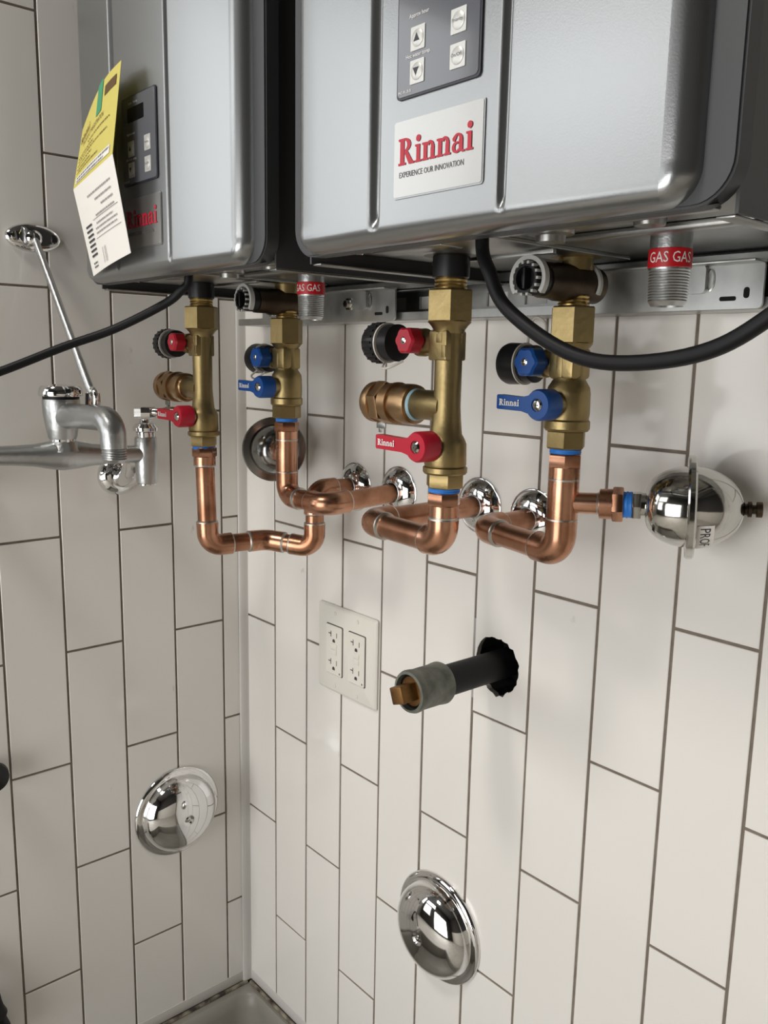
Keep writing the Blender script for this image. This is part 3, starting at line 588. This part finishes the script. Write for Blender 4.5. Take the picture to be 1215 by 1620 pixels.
# ------------------------------------------------------------------ arrestors
def arrestor(p, d, pc, label, mm):
    p = V(p); u, w, d = basis(d)
    obj('tee', MB().tube([p+V((0, 0, .024)), p-V((0, 0, .022))], FR, 26).lathe(p, d, [(.0086, .004), (.0088, .029), (.0078, .030)], 24), 'copper_fit', pc)
    obj('solder_ring', MB().lathe(p+d*.0275, d, [(.0078, 0), (.0092, .0004), (.0090, .002), (.0078, .003)], 24), 'solder', pc)
    obj('branch_adapter', MB().lathe(p, d, [(.0090, .029), (.0122, .030), (.0124, .040), (.0112, .0405)], 26).lathe(p, d, [(.0134, .040), (.0142, .041), (.0142, .0475), (.0134, .0485)], 6, .3), 'copper_fit', pc)
    t = thing('hammer_arrestor', p+d*.05, label, 'arrestor', 'steel hammer arrestors')
    obj('thread_sealant', MB().lathe(p, d, [(.0098, .0475), (.0108, .0485), (.0103, .050), (.0110, .0515), (.0104, .053), (.0108, .055), (.0098, .056)], 24), 'bluetape', t)
    nk = obj('steel_neck', MB().lathe(p, d, [(.0112, .0555), (.0116, .056), (.0116, .062), (.0112, .0625)], 6).lathe(p, d, [(.0100, .062), (.0100, .070)], 24), 'steel', t)
    pf = [(.0098, .0655)]
    for k in range(1, 13):
        a = math.radians(90*k/12); pf.append((.0098+.0225*math.sin(a), .0985-.033*math.cos(a)))
    for k in range(0, 13):
        a = math.radians(90*k/12); pf.append((max(.0323*math.cos(a), .004), .1015+.0385*math.sin(a)))
    tk = obj('tank', MB().lathe(p, d, pf, 48), mm, t, sharp=60)
    obj('rim', MB().lathe(p, d, [(.0318, .0965), (.0400, .0968), (.0412, .0982), (.0412, .1018), (.0400, .1032), (.0318, .1035)], 48, cap=False), mm, t)
    obj('air_valve', MB().lathe(p, d, [(.0045, .138), (.0045, .1415), (.0062, .142), (.0062, .1445), (.0036, .145), (.0036, .1475), (.0062, .148), (.0062, .152), (.005, .1525)], 20), 'darkbronze', t)
    return t, tk, d
a2d = V((.1191, .0720, .004))
a2, tk2, dd = arrestor((CX, CY, .1555), a2d, pc2, 'steel egg-shaped hammer arrestor with a rim, beside the right valve', 'steel')
a1d = V((-.0790, .0375, -.006))
arrestor((CX-DX, CY, .1600), a1d, pc1, 'dark steel hammer arrestor behind the left copper pipe, seen end on', 'darksteel')
# sticker on the right tank: curved patch following the tank surface
u, w, d = basis(a2d); p = V((CX, CY, .1555))
vw = (CAM-p); vw = (vw-d*vw.dot(d)).normalized(); dn = (-Z_ + d*Z_.dot(d)).normalized()
tv = d.cross(vw).normalized()
if tv.z > 0: tv = -tv
def tank_pt(h, ang, off=.0004):     # h along axis, ang measured from the viewer side down
    a = math.asin(min(max((h-.1015)/.0385, 0), .999)); r = .0323*math.cos(a)+off
    return p+d*h+(vw*math.cos(ang)+tv*math.sin(ang))*r
mb = MB(); na, nh = 12, 5
vs = [tank_pt(.1045+.0125*j/nh, math.radians(26+64*i/na)) for j in range(nh+1) for i in range(na+1)]
mb.add(vs, [(j*(na+1)+i, j*(na+1)+i+1, (j+1)*(na+1)+i+1, (j+1)*(na+1)+i) for j in range(nh) for i in range(na)])
st = obj('sticker', mb, 'paper', tk2)
text('lettering', 'PROF', .0105, (0, 0, 0), X_, Z_, 'ink', st, sx=.85, fn=lambda x, y: tank_pt(.1070+y, math.radians(29)+x/.0315, .0008))

# ------------------------------------------------------------------ escutcheons, covers
for (ex, ez), lb in (((.2600, .112), 'chrome wall flange around the leftmost pipe stub'), ((.3410, .1158), 'chrome wall flange second from the left, on the straight copper pipe'),
                     ((.4700, .1175), 'chrome wall flange behind the right red-lever valve'), ((.5435, .1147), 'chrome wall flange half hidden behind the tee pipe')):
    e = thing('pipe_escutcheon', (ex, 0, ez), lb, 'flange', 'chrome pipe flanges on the wall')
    obj('flange', MB().lathe((ex, 0, ez), -Y_, [(.0300, 0), (.0302, .0018), (.0290, .0026), (.0282, .0024), (.0255, .0055), (.0205, .0095), (.0150, .0112), (.0122, .0116), (.0116, .0105)], 48, cap=False), 'chrome', e, sharp=60)
    obj('collar', MB().lathe((ex, 0, ez), -Y_, [(.0122, .0), (.0122, .0122), (.0114, .0126), (.0112, .0)], 30, cap=False), 'rough_chrome', e)
def dome(p, d, label):
    e = thing('cover_plate', p, label, 'cover plate', 'domed chrome cleanout covers')
    pf = [(.0675, 0), (.0678, .002), (.0655, .0045), (.0610, .0060), (.0585, .0058), (.0575, .0068)]
    for k in range(1, 14):
        a = math.radians(6+84*k/13); pf.append((max(.0575*math.cos(a)**.85, .0068) if k < 13 else .0068, .0068+.0300*math.sin(a)))
    pf += [(.0045, .0335), (.003, .0330)]
    obj('dome', MB().lathe(p, d, pf, 64), 'chrome', e, sharp=70)
    obj('screw', MB().lathe(V(p)+V(d)*.0325, d, [(.0040, 0), (.0046, .0015), (.0034, .0035), (.0016, .0038), (.0012, .0026)], 18), 'steel', e)
dome((.4290, 0, -.4045), -Y_, 'domed chrome cover plate low on the right tile wall')
dome((0, -.1225, -.3960), X_, 'domed chrome cover plate low on the left tile wall')

# ------------------------------------------------------------------ outlet
ot = thing('wall_outlet', (.2485, 0, -.1095), 'white two-gang plate with two receptacle pairs below the copper pipes', 'outlet')
X0, X1, Z0, Z1 = .1885, .3095, -.1690, -.0500
mb = MB(); loops = []
for ins, dep, r in ((0, 0, .003), (0, .0022, .003), (.0016, .0040, .003), (.0042, .0054, .003)):
    loops.append([(x, -dep, z) for x, z in rrect(X0+ins, X1-ins, Z0+ins, Z1-ins, r, 4)])
n = len(loops[0]); mb.add([q for l in loops for q in l], [(j*n+i, j*n+(i+1) % n, (j+1)*n+(i+1) % n, (j+1)*n+i) for j in range(3) for i in range(n)]+[tuple(range(3*n, 4*n))])
pl = obj('cover_plate', mb, 'plate', ot)
for gx in (.2265, .2730):
    obj('opening_edge', MB().poly(rrect(gx-.0175, gx+.0175, -.1438, -.0752, .002), (0, -.0052, 0), X_, Z_, .0006), 'ink', pl)
    rc = obj('receptacle', MB().poly(rrect(gx-.0165, gx+.0165, -.1428, -.0762, .0018), (0, -.005, 0), X_, Z_, .0022), 'plate', ot)
    fy = -.0072; mb = MB()
    R_ = lambda x0, x1, z0, z1: mb.poly([(x0, z0), (x1, z0), (x1, z1), (x0, z1)], (0, fy, 0), X_, Z_, .0002)
    for zc in (-.0885, -.1265):
        R_(gx-.0066, gx-.0054, zc-.0036, zc+.0042); R_(gx-.0110, gx-.0062, zc+.0000, zc+.0012); R_(gx+.0056, gx+.0066, zc-.0034, zc+.0034)
        mb.poly(ell(gx, zc-.0085, .0026, .0026, 12, 0, 180)+[(gx-.0026, zc-.0105), (gx+.0026, zc-.0105)], (0, fy, 0), X_, Z_, .0002)
    mb.poly(ell(gx+.0125, -.1395, .0010, .0014, 10), (0, fy, 0), X_, Z_, .0002)
    obj('slots', mb, 'ink', rc)
    for zc in (-.1046, -.1124): obj('test_button', MB().box((gx-.0062, fy-.0008, zc-.0034), (gx+.0062, fy+.0005, zc+.0034), .0004), 'plate', rc)
    for zc in (-.0600, -.1590): obj('screw', MB().lathe((gx, -.0053, zc), -Y_, [(.0030, 0), (.0028, .0008), (.0016, .0010)], 16).box((gx-.0004, -.0066, zc-.0022), (gx+.0004, -.0062, zc+.0022)), 'plate', pl)

# ------------------------------------------------------------------ capped black pipe
bp = thing('capped_gas_pipe', (.502, 0, -.0525), 'black iron pipe stub with grey coupling and plug sticking out of the tile hole', 'pipe')
c = V((.502, 0, -.0525)); pd = V((0.000, -1, .012)).normalized()
obj('pipe', MB().lathe(c-pd*.035, pd, [(.0160, 0), (.0160, .135)], 36), 'iron', bp)
cu = obj('coupling', MB().lathe(c+pd*.082, pd, [(.0160, 0), (.0205, .0005), (.0217, .003), (.0213, .008), (.0208, .010), (.0206, .036), (.0212, .0385), (.0216, .043), (.0205, .046), (.0178, .0465), (.0172, .038)], 40), 'coupling', bp)
obj('thread_ring', MB().lathe(c+pd*.115, pd, [(.0174, 0), (.0170, .0085), (.0150, .010), (.0145, .004)], 32), 'iron', cu)
rm = Matrix.Rotation(.35, 3, pd); q = c+pd*.132
pg = MB().lathe(c+pd*.115, pd, [(.0150, 0), (.0150, .0085), (.0105, .009)], 30); pg.box(q+V((-.0085, -.012, -.0085)), q+V((.0085, .012, .0085)), .0012, rm, q)
obj('plug', pg, 'rust', bp)

# ------------------------------------------------------------------ service faucet on the left wall
fc = thing('service_faucet', (.0, -.2975, .13), 'rough chrome service sink faucet with wall brace on the left tile wall', 'faucet')
fx, cy_ = .09, -.3005
A = V((fx, -.197, .1480)); B = V((fx, -.404, .1575)); mid = V((fx, cy_, .1530))
ys = [0, .10, .22, .34, .42, .50, .58, .66, .78, .90, 1.0]; rs = [.0105, .0106, .0112, .0130, .0160, .0178, .0160, .0130, .0112, .0106, .0105]
obj('crossbar_body', MB().tube([A.lerp(B, k) for k in ys], rs, 28).lathe((fx, cy_, .158), Z_, [(.020, 0), (.0165, .007), (.0145, .0120)], 28), 'rough_chrome', fc, sharp=60)
obj('neck_ring', MB().lathe((fx, cy_, .168), Z_, [(.0150, 0), (.0152, .004), (.0140, .0048)], 12), 'chrome', fc)
obj('column', MB().lathe((fx, cy_, .171), Z_, [(.0145, 0), (.0160, .003), (.0185, .016), (.0205, .030), (.0210, .044), (.0205, .0465)], 36), 'rough_chrome', fc, sharp=60)
vb = obj('vacuum_breaker_cap', MB().lathe((fx, cy_, .2205), Z_, [(.0175, 0), (.0240, .0005), (.0248, .003), (.0235, .0095), (.0215, .0120), (.008, .0135), (.004, .0140)], 36), 'chrome', fc)
obj('gasket', MB().lathe((fx, cy_, .2168), Z_, [(.0200, 0), (.0202, .0035), (.018, .0036)], 32), 'rubber', vb)
obj('cap_window', MB().box((fx+.018, cy_-.004, .224), (fx+.0245, cy_+.003, .230), .0015).box((fx+.013, cy_+.010, .2235), (fx+.020, cy_+.016, .2285), .001), 'black', vb)
sp = [(fx, cy_, .197), (fx+.03, cy_+.003, .200), (fx+.07, cy_+.008, .2005)]
e0 = V((.203, -.2885, .0))
sp.append((e0.x-.022, -.2905, .2005))
for k in range(0, 8):
    a = math.radians(10*k+10); sp.append((e0.x-.019+.019*math.sin(a), -.2900+.0015*k/8, .1815+.019*math.cos(a)))
sp.append((e0.x, e0.y, .170))
obj('spout', MB().tube(sp, [.0150, .0140, .0138]+[.0138]*9+[.0136], 28), 'rough_chrome', fc, sharp=60)
pf = []
for k in range(6): pf += [(.0134, k*.0026), (.0122, k*.0026+.0013)]
obj('hose_thread', MB().lathe((e0.x, e0.y, .1715), -Z_, pf+[(.0105, .0165), (.0100, .010)], 30), 'rough_chrome', fc)
obj('spout_rib', MB().box((e0.x-.012, e0.y-.0030, .188), (e0.x+.006, e0.y+.0030, .2015), .002), 'rough_chrome', fc)
# brace
hk = V((.152, -.2885, .2225)); wp_ = V((.012, -.2935, .4030))
obj('brace_rod', MB().tube([hk+V((0, 0, .004)), hk.lerp(wp_, .06), hk.lerp(wp_, .22), hk.lerp(wp_, .24), hk.lerp(wp_, .97), wp_], [.0035, .0045, .0045, .0042, .0042, .003], 16), 'rough_chrome', fc)
obj('brace_hook', MB().tube(spline([hk+V((-.006, 0, -.014)), hk+V((-.008, 0, .002)), hk+V((0, 0, .009)), hk+V((.008, 0, .002)), hk+V((.006, 0, -.014))], 6), .003, 12).tube([hk+V((0, -.006, -.012)), hk+V((0, -.005, .004))], .003, 10).tube([hk+V((0, .006, -.012)), hk+V((0, .005, .004))], .003, 10), 'chrome', fc)
mb = MB(); pl_ = V((0, -.2915, .4040)); L_ = []
for q, dep in ((1, 0), (1, .0025), (.9, .006), (.55, .0085)): L_.append([(dep, pl_.y+.0330*q*math.cos(a)*(1), pl_.z+.0165*q*math.sin(a)) for a in [2*math.pi*k/40 for k in range(40)]])
mb.add([q for l in L_ for q in l], [(j*40+i, j*40+(i+1) % 40, (j+1)*40+(i+1) % 40, (j+1)*40+i) for j in range(3) for i in range(40)]+[tuple(range(120, 160))])
bpz = obj('brace_wall_plate', mb, 'chrome', fc, sharp=60)
for s_ in (-1, 1): obj('screw', MB().lathe((.0045, pl_.y+s_*.0215, pl_.z), X_, [(.0058, 0), (.0056, .003), (.003, .0042)], 18), 'darksteel', bpz)
obj('brace_socket', MB().lathe((.006, wp_.y, wp_.z), X_, [(.0095, 0), (.0090, .006), (.0060, .009), (.004, .010)], 24), 'chrome', bpz)
# right hand valve, handle and wall shank
vc = V((fx, -.1975, .1400))
obj('valve_barrel', MB().lathe(V((fx, -.1980, .1115)), Z_, [(.0100, 0), (.0122, .0006), (.0128, .003), (.0136, .025), (.0138, .045), (.0134, .056), (.0125, .058)], 32), 'rough_chrome', fc)
obj('bonnet', MB().lathe(V((fx, -.1980, .1690)), Z_, [(.0115, 0), (.0118, .0065)], 12).lathe(V((fx, -.1980, .1752)), Z_, [(.0105, 0), (.0152, .002), (.0155, .006), (.0120, .0105), (.0070, .0120), (.0060, .0160)], 32), 'chrome', fc)
hd = obj('lever_handle', MB().lathe(V((fx, -.1985, .1920)), Z_, [(.0070, 0), (.0130, .001), (.0138, .003), (.0138, .0125), (.0130, .0145)], 8), 'chrome', fc)
obj('lever_arm', MB().tube([(fx, -.199, .2005), (fx+.018, -.183, .2008), (fx+.020, -.178, .2010), (fx+.052, -.150, .2035), (fx+.060, -.143, .2040)], [.0055, .0050, .0062, .0045, .0042], 16), 'chrome', hd)
obj('barrel_ring', MB().lathe(V((fx, -.1980, .1095)), Z_, [(.0105, 0), (.0118, .0008), (.0118, .0022), (.0105, .0025)], 28), 'chrome', fc)
for yy, zz in ((-.2040, .1480), (-.3980, .1570)):
    s0 = V((fx-.004, yy, zz)); sh = [s0, s0+V((-.012, 0, -.004)), s0+V((-.024, .002, -.016)), s0+V((-.040, .004, -.030)), V((.026, yy+.006, zz-.036)), V((.0, yy+.006, zz-.036))]
    obj('supply_shank', MB().tube(spline(sh, 5), .0140, 24), 'chrome', fc)
    obj('wall_flange', MB().lathe(V((0, yy+.006, zz-.036)), X_, [(.0265, 0), (.0268, .003), (.0245, .009), (.0185, .014), (.0160, .015)], 36), 'chrome', fc)
lv = obj('left_barrel', MB().lathe(V((fx, -.404, .121)), Z_, [(.0122, 0), (.0136, .025), (.0138, .045), (.0125, .058)], 32).lathe(V((fx, -.404, .185)), Z_, [(.0105, -.008), (.0152, .002), (.0120, .0105), (.0060, .0160), (.0130, .018), (.0138, .030)], 24), 'rough_chrome', fc)

# ------------------------------------------------------------------ hanging card
cdv = thing('registration_card', (.225, -.30, .45), 'yellow and white folded card hanging on the left water heater', 'card')
TL, TR = V((.1560, -.2895, .4990)), at(192, 95, y=-.3035)
FLc, FR_ = at(116, 300, y=-.3045), at(178, 243, y=-.3150)
BL, BR_ = at(148, 437, y=-.2910), at(207, 400, y=-.3030)
def cpt(s, t, q=0.):        # s across 0..1, t down 0..2
    top = TL.lerp(TR, s); top = top+V((0, .0, .010*math.sin(math.pi*s)))
    fo = FLc.lerp(FR_, s); bo = BL.lerp(BR_, s)+V((0, -.002*math.sin(math.pi*s), 0))
    r = top.lerp(fo, t) if t <= 1 else fo.lerp(bo, t-1)
    if t > 1: r = r+V((0, -.0035*math.sin(math.pi*(t-1))*s*0, 0))
    nn = ((TR-TL).cross(FLc-TL) if t <= 1 else (FR_-FLc).cross(BL-FLc)).normalized()
    if nn.dot(CAM-r) < 0: nn = -nn
    return r+nn*q
def sheet(s0, s1, t0, t1, ns, nt, q, th=0.):
    mb = MB(); vs = [cpt(s0+(s1-s0)*i/ns, t0+(t1-t0)*j/nt, q) for j in range(nt+1) for i in range(ns+1)]
    fs = [(j*(ns+1)+i, j*(ns+1)+i+1, (j+1)*(ns+1)+i+1, (j+1)*(ns+1)+i) for j in range(nt) for i in range(ns)]
    mb.add(vs, fs)
    if th: mb.add([cpt(s0+(s1-s0)*i/ns, t0+(t1-t0)*j/nt, q-th) for j in range(nt+1) for i in range(ns+1)], fs)
    return mb
yl = obj('yellow_half', sheet(0, 1, 0, 1, 10, 6, 0, .0003), 'yellow', cdv)
wt = obj('white_half', sheet(0, 1, 1.0001, 2, 10, 6, 0, .0003), 'paper', cdv)
obj('tape', sheet(.47, .60, -.02, .34, 2, 4, .0005), 'green', cdv)
def ct(name, body, s, t, size, m, par, sx=1.): # lettering that follows the card (flat units: card is .12 wide, .085 per half)
    text(name, body, size, (0, 0, 0), X_, Z_, m, par, sx=sx, fn=lambda x, y: cpt(min(s+x/.12, .97), min(max(t-y/.080, 0 if t <= 1 else 1.0002), 1 if t <= 1 else 2), .0005))
mb = MB(); k_ = .030/WMW
for i, pgn in enumerate(WM):
    for_v = [cpt(.06+a*k_/.12, .34-b*k_/.080, .0006+.00001*i) for a, b in pgn]; mb.add(for_v, [tuple(range(len(for_v)))])
obj('wordmark', mb, 'brownink', yl)
ct('lettering', 'PRODUCT REGISTRATION', .14, .44, .0066, 'brownink', yl, .82)
def fine_print(s0, s1, t, h, m, par):        # a line of print too small to read: a row of short ink dashes
    mb = MB(); x = s0
    while x < s1:
        w = random.uniform(.012, .035); q = sheet(x, min(x+w, s1), t-h, t, 1, 1, .0006); mb.add(q.v, q.f); x += w+random.uniform(.006, .016)
    obj('print_line', mb, m, par)
for a_, b_, t_ in ((.30, .84, .52), (.06, .44, .58), (.06, .80, .63), (.06, .42, .69), (.06, .40, .75), (.06, .60, .80)): fine_print(a_, b_, t_, .014, 'brownink', yl)
obj('serial_label', sheet(.66, .93, .11, .22, 4, 2, .0005), 'brownink', yl)
obj('white_band', sheet(.06, .92, .86, .955, 8, 2, .0005), 'paper', yl)
fine_print(.09, .90, .900, .024, 'greyink', yl); fine_print(.09, .78, .945, .024, 'greyink', yl)
for a_, b_, t_ in ((.30, .86, 1.20), (.46, .86, 1.28), (.58, .86, 1.36), (.42, .86, 1.44)): fine_print(a_, b_, t_, .020, 'paleink', wt)
for i in range(7): obj('barcode_bar', sheet(.115, .275, 1.47+.054*i, 1.47+.054*i+.024, 2, 1, .0006), 'ink', wt)
obj('form_line', sheet(.33, .93, 1.455, 1.460, 4, 1, .0006), 'greyink', wt); obj('form_line', sheet(.33, .93, 1.66, 1.665, 4, 1, .0006), 'greyink', wt)
for a_, b_, t_ in ((.40, .80, 1.52), (.36, .88, 1.57), (.36, .86, 1.62)): fine_print(a_, b_, t_, .018, 'paleink', wt)
for q in (.42, .47, .50): obj('form_line', sheet(q, q+.006, 1.78, 1.95, 1, 2, .0006), 'greyink', wt)
fine_print(.12, .24, 1.90, .020, 'greyink', wt); fine_print(.12, .24, 1.94, .020, 'greyink', wt)

# ------------------------------------------------------------------ black things at the left edge of the picture
k1 = thing('rubber_bumper', (0, -.3815, -.2540), 'round black rubber bumper on the left wall at the picture edge, above the nozzle', 'bumper')
obj('bumper_head', MB().lathe((.006, -.3800, -.2540), X_, [(.012, 0), (.0170, .003), (.0195, .010), (.0180, .016), (.010, .019), (.004, .0195)], 36), 'black', k1)
obj('bumper_stem', MB().lathe((-.001, -.3800, -.2540), X_, [(.009, 0), (.009, .012)], 20), 'black', k1)
k2 = thing('hose_nozzle', (.02, -.3990, -.60), 'black hose nozzle with a brass end hanging low on the left wall', 'nozzle')
nz = V((.02, -.4010, -.5480))
obj('nozzle_body', MB().lathe(nz, -Z_, [(.006, 0), (.0115, .002), (.0130, .012), (.0150, .020), (.0185, .028), (.0165, .033), (.0180, .040), (.0215, .050), (.0215, .064), (.0185, .068)], 32), 'rubber', k2)
obj('brass_end', MB().lathe(nz-V((0, 0, .067)), -Z_, [(.0105, 0), (.0105, .004), (.0125, .005), (.0125, .012), (.009, .013)], 24), 'brass', k2)
obj('hose', MB().tube(spline([nz+V((0, 0, -.004)), nz+V((0, -.02, .04)), nz+V((-.006, -.07, .06)), nz+V((-.01, -.12, .0)), nz+V((-.01, -.14, -.15))]), .0085, 16), 'rubber', k2)
